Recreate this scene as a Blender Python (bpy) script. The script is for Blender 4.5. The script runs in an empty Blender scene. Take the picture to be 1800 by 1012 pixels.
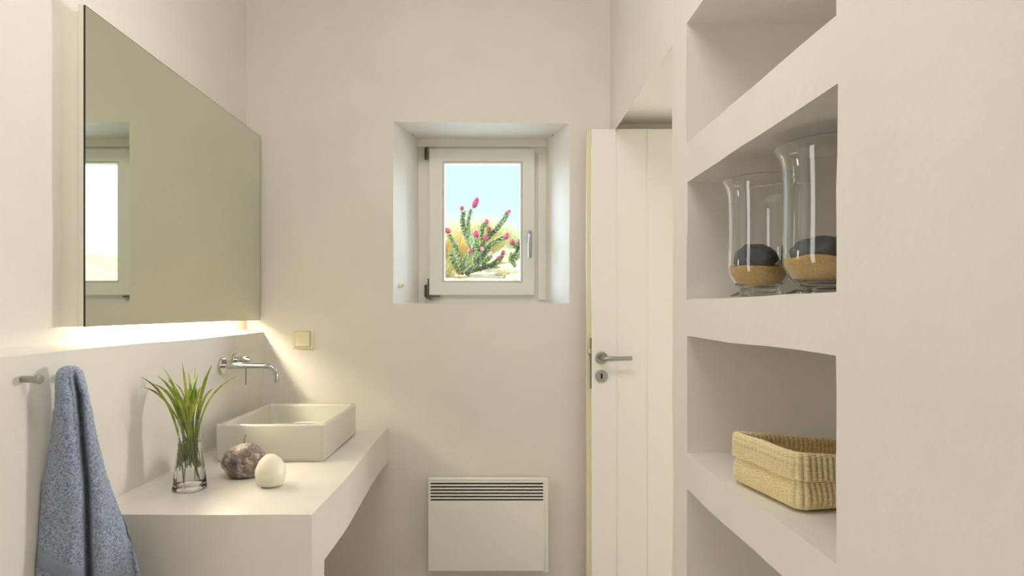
import bpy, bmesh, math, random
from mathutils import Vector, Matrix, noise

random.seed(7)
sc = bpy.context.scene
COL = sc.collection
F, CX, CY, CZ = 1027.0, 866.0, 546.0, 1.24      # focal length in pixels, vanishing point, eye height
D = 2.60                                         # distance of the window wall

# ------------------------------------------------------------------ camera
cam = bpy.data.cameras.new('camera')
cam.sensor_width = 36.0
cam.lens = 36.0 * F / 1800.0
cam.shift_x = (900 - CX) / 1800.0
cam.shift_y = (CY - 506) / 1800.0
cam.clip_start = 0.02
cam_o = bpy.data.objects.new('camera', cam)
COL.objects.link(cam_o)
cam_o.location = (0, 0, CZ)
cam_o.rotation_euler = (math.radians(90), 0, 0)
sc.camera = cam_o

# ------------------------------------------------------------------ colour management
sc.view_settings.view_transform = 'Standard'
sc.view_settings.look = 'None'
sc.view_settings.gamma = 1.0
sc.view_settings.exposure = 0.55
sc.view_settings.use_curve_mapping = False
sc.cycles.use_denoising = True
sc.cycles.max_bounces = 14
sc.cycles.diffuse_bounces = 8
sc.cycles.glossy_bounces = 8
sc.cycles.transmission_bounces = 12
sc.cycles.transparent_max_bounces = 12
sc.cycles.sample_clamp_indirect = 6.0

# ------------------------------------------------------------------ world: pale summer sky
world = bpy.data.worlds.new('summer_sky')
sc.world = world
world.use_nodes = True
wn, wlk = world.node_tree.nodes, world.node_tree.links
wn.clear()
w_out = wn.new('ShaderNodeOutputWorld')
w_bg = wn.new('ShaderNodeBackground')
w_tc = wn.new('ShaderNodeTexCoord')
w_sep = wn.new('ShaderNodeSeparateXYZ')
w_rmp = wn.new('ShaderNodeValToRGB')
w_rmp.color_ramp.elements[0].position = 0.02
w_rmp.color_ramp.elements[0].color = (0.41, 0.49, 0.54, 1)
w_rmp.color_ramp.elements[1].position = 0.9
w_rmp.color_ramp.elements[1].color = (0.60, 0.80, 1.1, 1)
for pos_, col_ in ((0.26, (0.36, 0.48, 0.57)), (0.36, (0.60, 0.80, 1.0))):
    e = w_rmp.color_ramp.elements.new(pos_)
    e.color = (*col_, 1)
wlk.new(w_tc.outputs['Generated'], w_sep.inputs[0])
wlk.new(w_sep.outputs['Z'], w_rmp.inputs[0])
wlk.new(w_rmp.outputs[0], w_bg.inputs['Color'])
wlk.new(w_bg.outputs[0], w_out.inputs[0])
# sky strength raised on both sides, added to brighten the window reveals
w_abs = wn.new('ShaderNodeMath'); w_abs.operation = 'ABSOLUTE'
w_mr = wn.new('ShaderNodeMapRange')
w_mr.inputs['From Min'].default_value = 0.62; w_mr.inputs['From Max'].default_value = 0.85
w_mr.inputs['To Min'].default_value = 1.55; w_mr.inputs['To Max'].default_value = 26.0
wlk.new(w_sep.outputs['X'], w_abs.inputs[0])
wlk.new(w_abs.outputs[0], w_mr.inputs['Value'])
wlk.new(w_mr.outputs[0], w_bg.inputs['Strength'])

# ------------------------------------------------------------------ sun, hall daylight and unseen added lights
def sun_light(energy, direction, color, angle):
    l = bpy.data.lights.new('sun', 'SUN')
    l.energy = energy; l.color = color; l.angle = angle
    o = bpy.data.objects.new('sun', l)
    COL.objects.link(o)
    o.rotation_euler = Vector(direction).to_track_quat('-Z', 'Y').to_euler()
    o.location = (-3, -6, 9)
    return o

def area_light(name, loc, direction, sx, sy, energy, color):
    l = bpy.data.lights.new(name, 'AREA')
    l.shape = 'RECTANGLE'; l.size = sx; l.size_y = sy
    l.energy = energy; l.color = color
    o = bpy.data.objects.new(name, l)
    COL.objects.link(o)
    o.location = loc
    o.rotation_euler = Vector(direction).to_track_quat('-Z', 'Y').to_euler()
    return o

sun_light(6.3, (0.50, 0.42, -0.78), (1.0, 0.94, 0.84), 0.01)
area_light('fill_light_left', (-1.50, 0.25, 1.20), (1, 0.75, -0.03), 0.45, 1.9, 8.5, (1.0, 0.965, 0.92))  # unseen fill light, added to brighten the door and back wall
area_light('daylight_hall_window', (2.98, 2.95, 1.35), (-1, -0.2, -0.12), 0.5, 0.7, 35.0, (1.0, 0.975, 0.94))
area_light('ceiling_light', (-0.20, 1.05, 2.94), (0.02, 0.25, -1), 1.0, 1.0, 19.0, (1.0, 0.965, 0.92))  # unseen light under the closed ceiling, added for light from above

# ------------------------------------------------------------------ material helpers
def mat(name, color, rough=0.5, metal=0.0, var=0.0, vscale=6.0, bump=0.0, bscale=40.0, spec=0.5,
        trans=0.0, ior=1.45, emis=None, estr=0.0, second=None, coat=0.0, subsurf=0.0, detail=4.0):
    m = bpy.data.materials.new(name)
    m.use_nodes = True
    nt = m.node_tree; N, L = nt.nodes, nt.links
    b = N['Principled BSDF']
    b.inputs['Base Color'].default_value = (*color, 1)
    b.inputs['Roughness'].default_value = rough
    b.inputs['Metallic'].default_value = metal
    b.inputs['Specular IOR Level'].default_value = spec
    b.inputs['IOR'].default_value = ior
    b.inputs['Transmission Weight'].default_value = trans
    b.inputs['Coat Weight'].default_value = coat
    if subsurf:
        b.inputs['Subsurface Weight'].default_value = subsurf
        b.inputs['Subsurface Scale'].default_value = 0.01
    if emis:
        b.inputs['Emission Color'].default_value = (*emis, 1)
        b.inputs['Emission Strength'].default_value = estr
    tc = N.new('ShaderNodeTexCoord')
    if var or second:
        n = N.new('ShaderNodeTexNoise'); n.inputs['Scale'].default_value = vscale
        n.inputs['Detail'].default_value = detail
        L.new(tc.outputs['Object'], n.inputs['Vector'])
        r = N.new('ShaderNodeValToRGB')
        c2 = second if second else tuple(c * (1 - var) for c in color)
        r.color_ramp.elements[0].position = 0.35; r.color_ramp.elements[0].color = (*c2, 1)
        r.color_ramp.elements[1].position = 0.65; r.color_ramp.elements[1].color = (*color, 1)
        L.new(n.outputs['Fac'], r.inputs[0]); L.new(r.outputs[0], b.inputs['Base Color'])
    if bump:
        n2 = N.new('ShaderNodeTexNoise'); n2.inputs['Scale'].default_value = bscale
        n2.inputs['Detail'].default_value = 6
        L.new(tc.outputs['Object'], n2.inputs['Vector'])
        bp = N.new('ShaderNodeBump'); bp.inputs['Strength'].default_value = bump
        bp.inputs['Distance'].default_value = 0.004
        L.new(n2.outputs['Fac'], bp.inputs['Height']); L.new(bp.outputs[0], b.inputs['Normal'])
    return m

M = {}
M['plaster'] = mat('lime_plaster', (0.79, 0.76, 0.705), 0.6, var=0.045, vscale=3.0, bump=0.22, bscale=45, spec=0.35, detail=7.0)
M['counter'] = mat('polished_plaster', (0.77, 0.74, 0.68), 0.26, var=0.05, vscale=5, bump=0.25, bscale=7, spec=0.5)
M['floor'] = mat('cement_floor', (0.62, 0.59, 0.53), 0.35, var=0.08, vscale=3)
M['white_paint'] = mat('white_paint', (0.80, 0.785, 0.73), 0.35)
M['door_paint'] = mat('door_paint', (0.87, 0.86, 0.81), 0.4, bump=0.03, bscale=90)
M['door_edge'] = mat('door_edge_paint', (0.80, 0.74, 0.52), 0.45)
M['frame_paint'] = mat('window_paint', (0.80, 0.79, 0.73), 0.4, bump=0.03, bscale=70)
M['heater'] = mat('heater_enamel', (0.85, 0.85, 0.79), 0.35)
M['heater_dark'] = mat('slot_shade_black', (0.02, 0.02, 0.02), 0.8)
M['ceramic'] = mat('cream_ceramic', (0.64, 0.635, 0.555), 0.08, spec=0.5, coat=0.5)
M['chrome'] = mat('chrome', (0.62, 0.62, 0.61), 0.06, metal=1.0)
M['steel'] = mat('brushed_steel', (0.40, 0.41, 0.39), 0.3, metal=1.0)
M['dark_steel'] = mat('dark_steel', (0.16, 0.17, 0.15), 0.4, metal=0.8)
M['brass'] = mat('brass', (0.85, 0.68, 0.32), 0.25, metal=1.0)
M['black'] = mat('black_gap', (0.01, 0.01, 0.01), 0.7)
M['switch'] = mat('cream_plastic', (0.80, 0.76, 0.56), 0.35)
M['mirror'] = mat('mirror_silver', (0.71, 0.74, 0.625), 0.0, metal=1.0)
M['mirror_edge'] = mat('mirror_edge', (0.015, 0.025, 0.02), 0.2)
M['panel'] = mat('panel_beige', (0.84, 0.80, 0.71), 0.5)
M['tube'] = mat('light_tube', (1, 1, 1), 0.5, emis=(1.0, 0.86, 0.62), estr=130.0)
M['glass'] = mat('clear_glass', (1, 1, 1), 0.0, trans=1.0, ior=1.48)
M['water'] = mat('water', (1, 1, 1), 0.0, trans=1.0, ior=1.33)
M['sand_fill'] = mat('orange_sand', (0.80, 0.56, 0.22), 0.9, second=(0.64, 0.42, 0.13), vscale=300, bump=0.4, bscale=500)
M['slate'] = mat('dark_slate_stone', (0.13, 0.15, 0.16), 0.6, second=(0.09, 0.105, 0.115), vscale=30, bump=0.2, bscale=120)
M['tan_stone'] = mat('tan_pebble', (0.42, 0.32, 0.19), 0.6, second=(0.33, 0.24, 0.13), vscale=40)
M['grey_stone'] = mat('grey_pebble', (0.36, 0.33, 0.27), 0.6, second=(0.28, 0.26, 0.21), vscale=40)
M['egg'] = mat('white_wax', (0.86, 0.82, 0.69), 0.4, subsurf=0.2)
M['wick'] = mat('wick', (0.62, 0.52, 0.34), 0.8)
M['wick_dark'] = mat('brown_stalk', (0.20, 0.14, 0.08), 0.8)
M['wood'] = mat('twig', (0.35, 0.26, 0.15), 0.8)
M['pink'] = mat('pink_bud', (0.34, 0.035, 0.08), 0.6, second=(0.12, 0.008, 0.03), vscale=60)
M['pale_pink'] = mat('pale_pink_bud', (0.42, 0.16, 0.17), 0.6, second=(0.42, 0.13, 0.18), vscale=60)
M['cactus'] = mat('cactus_green', (0.028, 0.05, 0.012), 0.6, second=(0.012, 0.025, 0.006), vscale=40)
M['cactus_leaf'] = mat('cactus_leaf', (0.30, 0.36, 0.10), 0.6, second=(0.015, 0.04, 0.008), vscale=75)
M['shrub'] = mat('grey_green_shrub', (0.28, 0.34, 0.17), 0.7)
M['dry_grass'] = mat('dry_grass', (0.52, 0.37, 0.11), 0.7, second=(0.28, 0.19, 0.05), vscale=60)
M['green_grass'] = mat('yellow_green_grass', (0.48, 0.40, 0.13), 0.7, second=(0.14, 0.13, 0.035), vscale=60)
M['sand'] = mat('garden_sand', (0.33, 0.245, 0.14), 0.9, second=(0.20, 0.13, 0.07), vscale=5, bump=1.0, bscale=14, detail=8)
M['rock'] = mat('sandstone', (0.38, 0.29, 0.18), 0.85, second=(0.24, 0.17, 0.10), vscale=8, bump=0.6, bscale=30)
M['bounce_white'] = mat('bounce_white', (0.85, 0.84, 0.80), 0.8)  # for the added glare wall and bounce slab

# candle stone: mottled marble brown
def marble():
    m = bpy.data.materials.new('mottled_brown_wax'); m.use_nodes = True
    N, L = m.node_tree.nodes, m.node_tree.links
    b = N['Principled BSDF']; b.inputs['Roughness'].default_value = 0.38
    tc = N.new('ShaderNodeTexCoord'); n = N.new('ShaderNodeTexNoise')
    n.inputs['Scale'].default_value = 42; n.inputs['Detail'].default_value = 8; n.inputs['Roughness'].default_value = 0.7
    n.inputs['Distortion'].default_value = 0.8
    r = N.new('ShaderNodeValToRGB'); cr = r.color_ramp
    cr.elements[0].position = 0.33; cr.elements[0].color = (0.05, 0.04, 0.045, 1)
    cr.elements[1].position = 0.68; cr.elements[1].color = (0.66, 0.58, 0.49, 1)
    k = cr.elements.new(0.5); k.color = (0.20, 0.155, 0.14, 1)
    L.new(tc.outputs['Object'], n.inputs['Vector']); L.new(n.outputs['Fac'], r.inputs[0])
    L.new(r.outputs[0], b.inputs['Base Color'])
    bp = N.new('ShaderNodeBump'); bp.inputs['Strength'].default_value = 0.3; bp.inputs['Distance'].default_value = 0.004
    L.new(n.outputs['Fac'], bp.inputs['Height']); L.new(bp.outputs[0], b.inputs['Normal'])
    return m
M['marble'] = marble()

# window pane: thin glass, mostly see-through with a fresnel sheen
def pane_glass():
    m = bpy.data.materials.new('window_pane_glass'); m.use_nodes = True
    N, L = m.node_tree.nodes, m.node_tree.links
    N.clear()
    out = N.new('ShaderNodeOutputMaterial'); mx = N.new('ShaderNodeMixShader')
    tr = N.new('ShaderNodeBsdfTransparent'); gl = N.new('ShaderNodeBsdfGlossy'); fr = N.new('ShaderNodeFresnel')
    gl.inputs['Roughness'].default_value = 0.0
    tr.inputs['Color'].default_value = (0.97, 0.985, 0.98, 1)
    # same sheen from either face of the thin pane
    ge = N.new('ShaderNodeNewGeometry'); mr = N.new('ShaderNodeMapRange')
    mr.inputs['To Min'].default_value = 1.45; mr.inputs['To Max'].default_value = 1 / 1.45
    L.new(ge.outputs['Backfacing'], mr.inputs['Value']); L.new(mr.outputs[0], fr.inputs['IOR'])
    L.new(fr.outputs[0], mx.inputs[0]); L.new(tr.outputs[0], mx.inputs[1]); L.new(gl.outputs[0], mx.inputs[2])
    L.new(mx.outputs[0], out.inputs[0])
    return m
M['pane'] = pane_glass()

# terry towel
def terry(name, c1, c2, fine):
    m = bpy.data.materials.new(name); m.use_nodes = True
    N, L = m.node_tree.nodes, m.node_tree.links
    b = N['Principled BSDF']; b.inputs['Roughness'].default_value = 0.95
    b.inputs['Sheen Weight'].default_value = 0.35; b.inputs['Specular IOR Level'].default_value = 0.1
    tc = N.new('ShaderNodeTexCoord'); n = N.new('ShaderNodeTexNoise')
    n.inputs['Scale'].default_value = fine; n.inputs['Detail'].default_value = 3
    n.inputs['Distortion'].default_value = 1.2
    r = N.new('ShaderNodeValToRGB')
    r.color_ramp.elements[0].position = 0.36; r.color_ramp.elements[0].color = (*c2, 1)
    r.color_ramp.elements[1].position = 0.64; r.color_ramp.elements[1].color = (*c1, 1)
    L.new(tc.outputs['Object'], n.inputs['Vector']); L.new(n.outputs['Fac'], r.inputs[0])
    L.new(r.outputs[0], b.inputs['Base Color'])
    bp = N.new('ShaderNodeBump'); bp.inputs['Strength'].default_value = 0.9; bp.inputs['Distance'].default_value = 0.004
    L.new(n.outputs['Fac'], bp.inputs['Height']); L.new(bp.outputs[0], b.inputs['Normal'])
    return m
M['towel'] = terry('blue_terry', (0.48, 0.57, 0.71), (0.17, 0.22, 0.33), 230)
M['towel_band'] = terry('blue_woven_band', (0.36, 0.44, 0.56), (0.28, 0.35, 0.46), 600)

# crochet: stitches from a wave and noise bump
def crochet():
    m = bpy.data.materials.new('cream_crochet_cotton'); m.use_nodes = True
    N, L = m.node_tree.nodes, m.node_tree.links
    b = N['Principled BSDF']; b.inputs['Roughness'].default_value = 0.9; b.inputs['Specular IOR Level'].default_value = 0.15
    tc = N.new('ShaderNodeTexCoord'); n = N.new('ShaderNodeTexNoise')
    n.inputs['Scale'].default_value = 500; n.inputs['Detail'].default_value = 2
    r = N.new('ShaderNodeValToRGB')
    r.color_ramp.elements[0].position = 0.35; r.color_ramp.elements[0].color = (0.78, 0.66, 0.38, 1)
    r.color_ramp.elements[1].position = 0.6; r.color_ramp.elements[1].color = (0.92, 0.80, 0.50, 1)
    L.new(tc.outputs['Object'], n.inputs['Vector']); L.new(n.outputs['Fac'], r.inputs[0])
    L.new(r.outputs[0], b.inputs['Base Color'])
    bp = N.new('ShaderNodeBump'); bp.inputs['Strength'].default_value = 0.35; bp.inputs['Distance'].default_value = 0.002
    L.new(n.outputs['Fac'], bp.inputs['Height']); L.new(bp.outputs[0], b.inputs['Normal'])
    return m
M['crochet'] = crochet()

def leaf_mat():
    m = bpy.data.materials.new('fresh_green_leaf'); m.use_nodes = True
    N, L = m.node_tree.nodes, m.node_tree.links
    b = N['Principled BSDF']; b.inputs['Roughness'].default_value = 0.4
    tc = N.new('ShaderNodeTexCoord'); n = N.new('ShaderNodeTexNoise'); n.inputs['Scale'].default_value = 30
    r = N.new('ShaderNodeValToRGB')
    r.color_ramp.elements[0].position = 0.35; r.color_ramp.elements[0].color = (0.13, 0.22, 0.03, 1)
    r.color_ramp.elements[1].position = 0.65; r.color_ramp.elements[1].color = (0.44, 0.50, 0.07, 1)
    L.new(tc.outputs['Object'], n.inputs['Vector']); L.new(n.outputs['Fac'], r.inputs[0])
    L.new(r.outputs[0], b.inputs['Base Color'])
    return m
M['leaf'] = leaf_mat()

# ------------------------------------------------------------------ object helpers
def wloc(o):
    v = Vector((0, 0, 0))
    while o is not None:
        v += o.location
        o = o.parent
    return v

def tag(o, label=None, cat=None, group=None, kind=None):
    if label: o['label'] = label
    if cat: o['category'] = cat
    if group: o['group'] = group
    if kind: o['kind'] = kind
    return o

def thing(name, loc, label, cat, group=None, kind=None):
    o = bpy.data.objects.new(name, None)
    o.empty_display_size = 0.05
    COL.objects.link(o)
    o.location = loc
    return tag(o, label, cat, group, kind)

def obj(name, bm, m, parent=None, smooth=True, bevel=0.0, seg=3, angle=40, recalc=True):
    """bmesh in world coordinates -> one object"""
    if recalc:
        bmesh.ops.recalc_face_normals(bm, faces=bm.faces)
    if parent is None:
        xs = [v.co.x for v in bm.verts]; ys = [v.co.y for v in bm.verts]; zs = [v.co.z for v in bm.verts]
        org = Vector(((min(xs) + max(xs)) / 2, (min(ys) + max(ys)) / 2, min(zs)))
    else:
        org = wloc(parent)
    bmesh.ops.translate(bm, verts=bm.verts, vec=-org)
    me = bpy.data.meshes.new(name)
    bm.to_mesh(me); bm.free()
    me.materials.append(m)
    o = bpy.data.objects.new(name, me)
    COL.objects.link(o)
    if parent is None: o.location = org
    else: o.parent = parent
    if smooth:
        for p in me.polygons: p.use_smooth = True
        me.set_sharp_from_angle(angle=math.radians(angle))
    if bevel:
        b = o.modifiers.new('bevel', 'BEVEL'); b.width = bevel; b.segments = seg
        b.limit_method = 'ANGLE'; b.angle_limit = math.radians(40); b.harden_normals = False
    return o

def box(bm, x0, x1, y0, y1, z0, z1):
    vs = [bm.verts.new(p) for p in ((x0, y0, z0), (x1, y0, z0), (x1, y1, z0), (x0, y1, z0),
                                    (x0, y0, z1), (x1, y0, z1), (x1, y1, z1), (x0, y1, z1))]
    for f in ((0, 3, 2, 1), (4, 5, 6, 7), (0, 1, 5, 4), (1, 2, 6, 5), (2, 3, 7, 6), (3, 0, 4, 7)):
        bm.faces.new([vs[i] for i in f])
    return vs

def newbox(*a):
    bm = bmesh.new(); box(bm, *a); return bm

def lathe(bm, prof, c, seg=48, wob=None):
    rings = []
    for (r, z) in prof:
        if r < 1e-6:
            rings.append([bm.verts.new((c[0], c[1], c[2] + z))])
        else:
            ring = []
            for i in range(seg):
                a = 2 * math.pi * i / seg
                rr = r * (wob(a, z) if wob else 1)
                ring.append(bm.verts.new((c[0] + rr * math.cos(a), c[1] + rr * math.sin(a), c[2] + z)))
            rings.append(ring)
    for A, B in zip(rings, rings[1:]):
        if len(A) == 1 and len(B) == 1: continue
        for i in range(seg):
            j = (i + 1) % seg
            if len(A) == 1: bm.faces.new((A[0], B[i], B[j]))
            elif len(B) == 1: bm.faces.new((A[i], A[j], B[0]))
            else: bm.faces.new((A[i], A[j], B[j], B[i]))

def tube(bm, pts, rad, seg=12, cap=True):
    pts = [Vector(p) for p in pts]
    if not isinstance(rad, (list, tuple)): rad = [rad] * len(pts)
    t0 = (pts[1] - pts[0]).normalized()
    up = Vector((0, 0, 1)) if abs(t0.z) < 0.9 else Vector((0, 1, 0))
    n = t0.cross(up).normalized()
    rings = []
    for i, p in enumerate(pts):
        a = pts[max(i - 1, 0)]; b = pts[min(i + 1, len(pts) - 1)]
        t = (b - a).normalized()
        n = (n - t * n.dot(t)).normalized()
        bi = t.cross(n)
        rings.append([bm.verts.new(p + (n * math.cos(2 * math.pi * k / seg) + bi * math.sin(2 * math.pi * k / seg)) * rad[i])
                      for k in range(seg)])
    for A, B in zip(rings, rings[1:]):
        for i in range(seg):
            j = (i + 1) % seg
            bm.faces.new((A[i], A[j], B[j], B[i]))
    if cap:
        bm.faces.new(rings[0]); bm.faces.new(rings[-1])

def cuts(vals, step):
    vals = sorted(set(vals)); out = []
    for a, b in zip(vals, vals[1:]):
        n = max(1, int(round((b - a) / step)))
        out += [a + (b - a) * i / n for i in range(n)]
    out.append(vals[-1])
    return out

def voxel(name, xs, ys, zs, filled, m, step=0.06, bev=0.012, amp=0.003, warp=None, kind='structure', parent=None, fs=3.0):
    """hand-plastered masonry: fine grid of cells, rounded arrises, gently uneven faces"""
    X, Y, Z = cuts(xs, step), cuts(ys, step), cuts(zs, step)
    def cell(i, j, k):
        if i < 0 or j < 0 or k < 0 or i >= len(X) - 1 or j >= len(Y) - 1 or k >= len(Z) - 1: return False
        return filled((X[i] + X[i + 1]) / 2, (Y[j] + Y[j + 1]) / 2, (Z[k] + Z[k + 1]) / 2)
    cache = {}
    bm = bmesh.new(); vs = {}
    def V(i, j, k):
        if (i, j, k) not in vs:
            p = Vector((X[i], Y[j], Z[k]))
            if warp: p = warp(p)
            vs[(i, j, k)] = bm.verts.new(p)
        return vs[(i, j, k)]
    for i in range(len(X) - 1):
        for j in range(len(Y) - 1):
            for k in range(len(Z) - 1):
                cache[(i, j, k)] = cell(i, j, k)
    g = lambda i, j, k: cache.get((i, j, k), False)
    for (i, j, k), on in cache.items():
        if not on: continue
        if not g(i - 1, j, k): bm.faces.new((V(i, j, k), V(i, j, k + 1), V(i, j + 1, k + 1), V(i, j + 1, k)))
        if not g(i + 1, j, k): bm.faces.new((V(i + 1, j, k), V(i + 1, j + 1, k), V(i + 1, j + 1, k + 1), V(i + 1, j, k + 1)))
        if not g(i, j - 1, k): bm.faces.new((V(i, j, k), V(i + 1, j, k), V(i + 1, j, k + 1), V(i, j, k + 1)))
        if not g(i, j + 1, k): bm.faces.new((V(i, j + 1, k), V(i, j + 1, k + 1), V(i + 1, j + 1, k + 1), V(i + 1, j + 1, k)))
        if not g(i, j, k - 1): bm.faces.new((V(i, j, k), V(i, j + 1, k), V(i + 1, j + 1, k), V(i + 1, j, k)))
        if not g(i, j, k + 1): bm.faces.new((V(i, j, k + 1), V(i + 1, j, k + 1), V(i + 1, j + 1, k + 1), V(i, j + 1, k + 1)))
    if bev:
        es = [e for e in bm.edges if len(e.link_faces) == 2 and e.calc_face_angle() > 0.6]
        bmesh.ops.bevel(bm, geom=es, offset=bev, segments=3, profile=0.5, affect='EDGES', clamp_overlap=True)
    if amp:
        for v in bm.verts:
            n = noise.noise_vector(v.co * fs) + noise.noise_vector(v.co * fs * 3.1) * 0.35
            v.co += n * amp
    o = obj(name, bm, m, parent, recalc=False, angle=50)
    if kind: o['kind'] = kind
    return o

def at(px, py, d):
    return Vector(((px - CX) / F * d, d, CZ - (py - CY) / F * d))

# ================================================================== ROOM SHELL
XL, XLL, XR, XRO = -1.094, -1.02, 0.5215, 1.2215
ZC = 2.95
Z = lambda z: CZ + z

# window wall with a splayed opening
WX0, WX1, WZ0, WZ1 = -0.443, 0.342, Z(0.033), Z(0.842)
def warp_back(p):
    if WZ0 - 1e-4 <= p.z <= WZ1 + 1e-4:
        t = min(max((p.y - D) / 0.27, 0), 1)
        if abs(p.x - WX0) < 1e-5: p.x += 0.083 * t
        if abs(p.x - WX1) < 1e-5: p.x -= 0.088 * t
    if abs(p.z - WZ1) < 1e-5 and WX0 - .01 < p.x < WX1 + .01:
        p.z -= 0.010 * (p.x - WX0) / (WX1 - WX0)
    return p
voxel('wall_back', [-1.45, WX0, WX1, 1.30], [D, D + 0.27, D + 0.36], [-0.12, WZ0, WZ1, ZC + 0.15],
      lambda x, y, z: not (WX0 < x < WX1 and WZ0 < z < WZ1), M['plaster'], warp=warp_back, amp=0.0035, bev=0.014)

# left wall: lower half stands proud and makes a ledge; unseen opening near the camera, added to let fill light in
LZ = Z(-0.096)
def warp_left(p):
    if abs(p.z - LZ) < 1e-5 and abs(p.x - XL) < 1e-5: p.z += 0.014
    return p
voxel('wall_left', [-1.40, XL, XLL], [-1.45, -1.0, 0.90, D + 0.05], [-0.12, LZ, 2.3, ZC + 0.1],
      lambda x, y, z: (x < XL or z < LZ) and not (-1.0 < y < 0.90 and z < 2.3), M['plaster'], warp=warp_left, amp=0.0035, bev=0.012)

# right wall: deep masonry with four niches and a doorway
NY0, NY1, NX = 0.887, 1.57, XR + 0.42
niches = [(Z(0.448), Z(0.772)), (Z(0.028), Z(0.345)), (Z(-0.383), Z(-0.069)), (Z(-0.80), Z(-0.478))]
DY0, DZ = 1.695, Z(0.769)
zc = [-0.12, DZ, ZC + 0.1]
for a, b in niches: zc += [a, b]
def in_right(x, y, z):
    if y > DY0 and z < DZ: return False
    if NY0 < y < NY1 and x < NX:
        for a, b in niches:
            if a < z < b: return False
    return True
def warp_right(p):
    if abs(p.z - DZ) < 1e-5 and p.y >= DY0 - 1e-4:
        p.z += 0.061 * (p.y - DY0) / (D - DY0)
    return p
voxel('wall_right', [XR, NX, XRO], [-1.45, NY0, NY1, DY0, D + 0.05], zc, in_right, M['plaster'],
      warp=warp_right, amp=0.004, bev=0.011, step=0.055, fs=3.5)

# wall behind the camera
voxel('wall_front', [-1.45, 1.30], [-1.40, -1.20], [-0.12, ZC + 0.1], lambda x, y, z: True, M['plaster'], step=0.3, amp=0.002)

o = obj('floor', newbox(-2.9, 3.3, -1.8, 4.3, -0.15, 0.0), M['floor'], smooth=False); o['kind'] = 'structure'
bm = newbox(-2.9, 3.3, -1.8, 2.96, ZC, ZC + 0.15)
box(bm, 1.22, 3.3, 2.96, 3.6, ZC, ZC + 0.15)
o = obj('ceiling', bm, M['plaster'], smooth=False); o['kind'] = 'structure'
# hall beyond the doorway and lobby by the added left opening: plain shells out of sight
for nm, a in (('wall_hall_far', (3.05, 3.3, 0.5, 3.6, -0.05, ZC)), ('wall_hall_near', (XRO, 3.3, 0.3, 0.6, -0.05, ZC)),
              ('wall_hall_back', (1.25, 3.3, 3.45, 3.6, -0.05, ZC)), ('wall_hall_side', (1.22, 1.35, 2.9, 3.6, -0.05, ZC)),
              ('wall_lobby_far', (-2.9, -2.6, -1.8, 1.35, -0.05, ZC)), ('wall_lobby_near', (-2.9, -1.3, -1.8, -1.4, -0.05, ZC)),
              ('wall_lobby_back', (-2.9, -1.35, 1.15, 1.35, -0.05, ZC)), ('wall_rear', (-1.4, 3.3, -1.8, -1.6, -0.05, ZC))):
    o = obj(nm, newbox(*a), M['plaster'], smooth=False); o['kind'] = 'structure'

# ================================================================== WINDOW
win = thing('window_1', (-0.053, D + 0.24, WZ0), None, None, kind='structure')
ys0, ys1 = 2.835, 2.885          # sash
yf0, yf1 = 2.862, 2.93           # fixed frame
s0 = F / ys0
fx0, fx1, fz0, fz1 = -0.372, 0.268, WZ0 - 0.02, Z(0.845)
ix0, ix1, iz0, iz1 = -0.285, 0.178, Z(0.095), Z(0.765)
bm = bmesh.new()
box(bm, fx0, ix0, yf0, yf1, fz0, fz1); box(bm, ix1, fx1, yf0, yf1, fz0, fz1)
box(bm, ix0, ix1, yf0, yf1, fz0, iz0); box(bm, ix0, ix1, yf0, yf1, iz1, fz1)
obj('window_frame', bm, M['frame_paint'], win, bevel=0.002)
bm = bmesh.new()                 # cover strip at the top and lock side
box(bm, fx0, fx1, 2.852, 2.8615, Z(0.800), Z(0.842))
box(bm, 0.222, 0.262, 2.853, 2.8615, Z(0.052), Z(0.768))
obj('window_trim', bm, M['frame_paint'], win, bevel=0.002)
sx0, sx1, sz0, sz1 = -0.3085, 0.204, Z(0.076), Z(0.785)
gx0, gx1, gz0, gz1 = (778 - CX) / s0, (918 - CX) / s0, Z((546 - 496) / s0), Z((546 - 283.5) / s0)
def frame_ring(bm, ax0, ax1, az0, az1, bx0, bx1, bz0, bz1, y0, y1):
    def ring(x0, x1, z0, z1, y): return [bm.verts.new(p) for p in ((x0, y, z0), (x1, y, z0), (x1, y, z1), (x0, y, z1))]
    A, B, C, E = ring(ax0, ax1, az0, az1, y0), ring(bx0, bx1, bz0, bz1, y0), ring(bx0, bx1, bz0, bz1, y1), ring(ax0, ax1, az0, az1, y1)
    for P, Q in ((A, B), (B, C), (C, E), (E, A)):
        for i in range(4):
            j = (i + 1) % 4
            bm.faces.new((P[i], P[j], Q[j], Q[i]))
bm = bmesh.new()
frame_ring(bm, sx0, sx1, sz0, sz1, gx0, gx1, gz0, gz1, ys0, ys1)
sash = obj('sash', bm, M['frame_paint'], win, bevel=0.0035)
bm = bmesh.new()
b_ = 0.009
frame_ring(bm, gx0 + .0015, gx1 - .0015, gz0 + .0015, gz1 - .0015, gx0 + b_, gx1 - b_, gz0 + b_, gz1 - b_, ys0 + 0.004, ys1)
obj('glazing_bead', bm, M['frame_paint'], sash, bevel=0.002)
obj('window_glass', newbox(gx0 + .003, gx1 - .003, ys0 + .024, ys0 + .028, gz0 + .003, gz1 - .003), M['pane'], sash, smooth=False)
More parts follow.
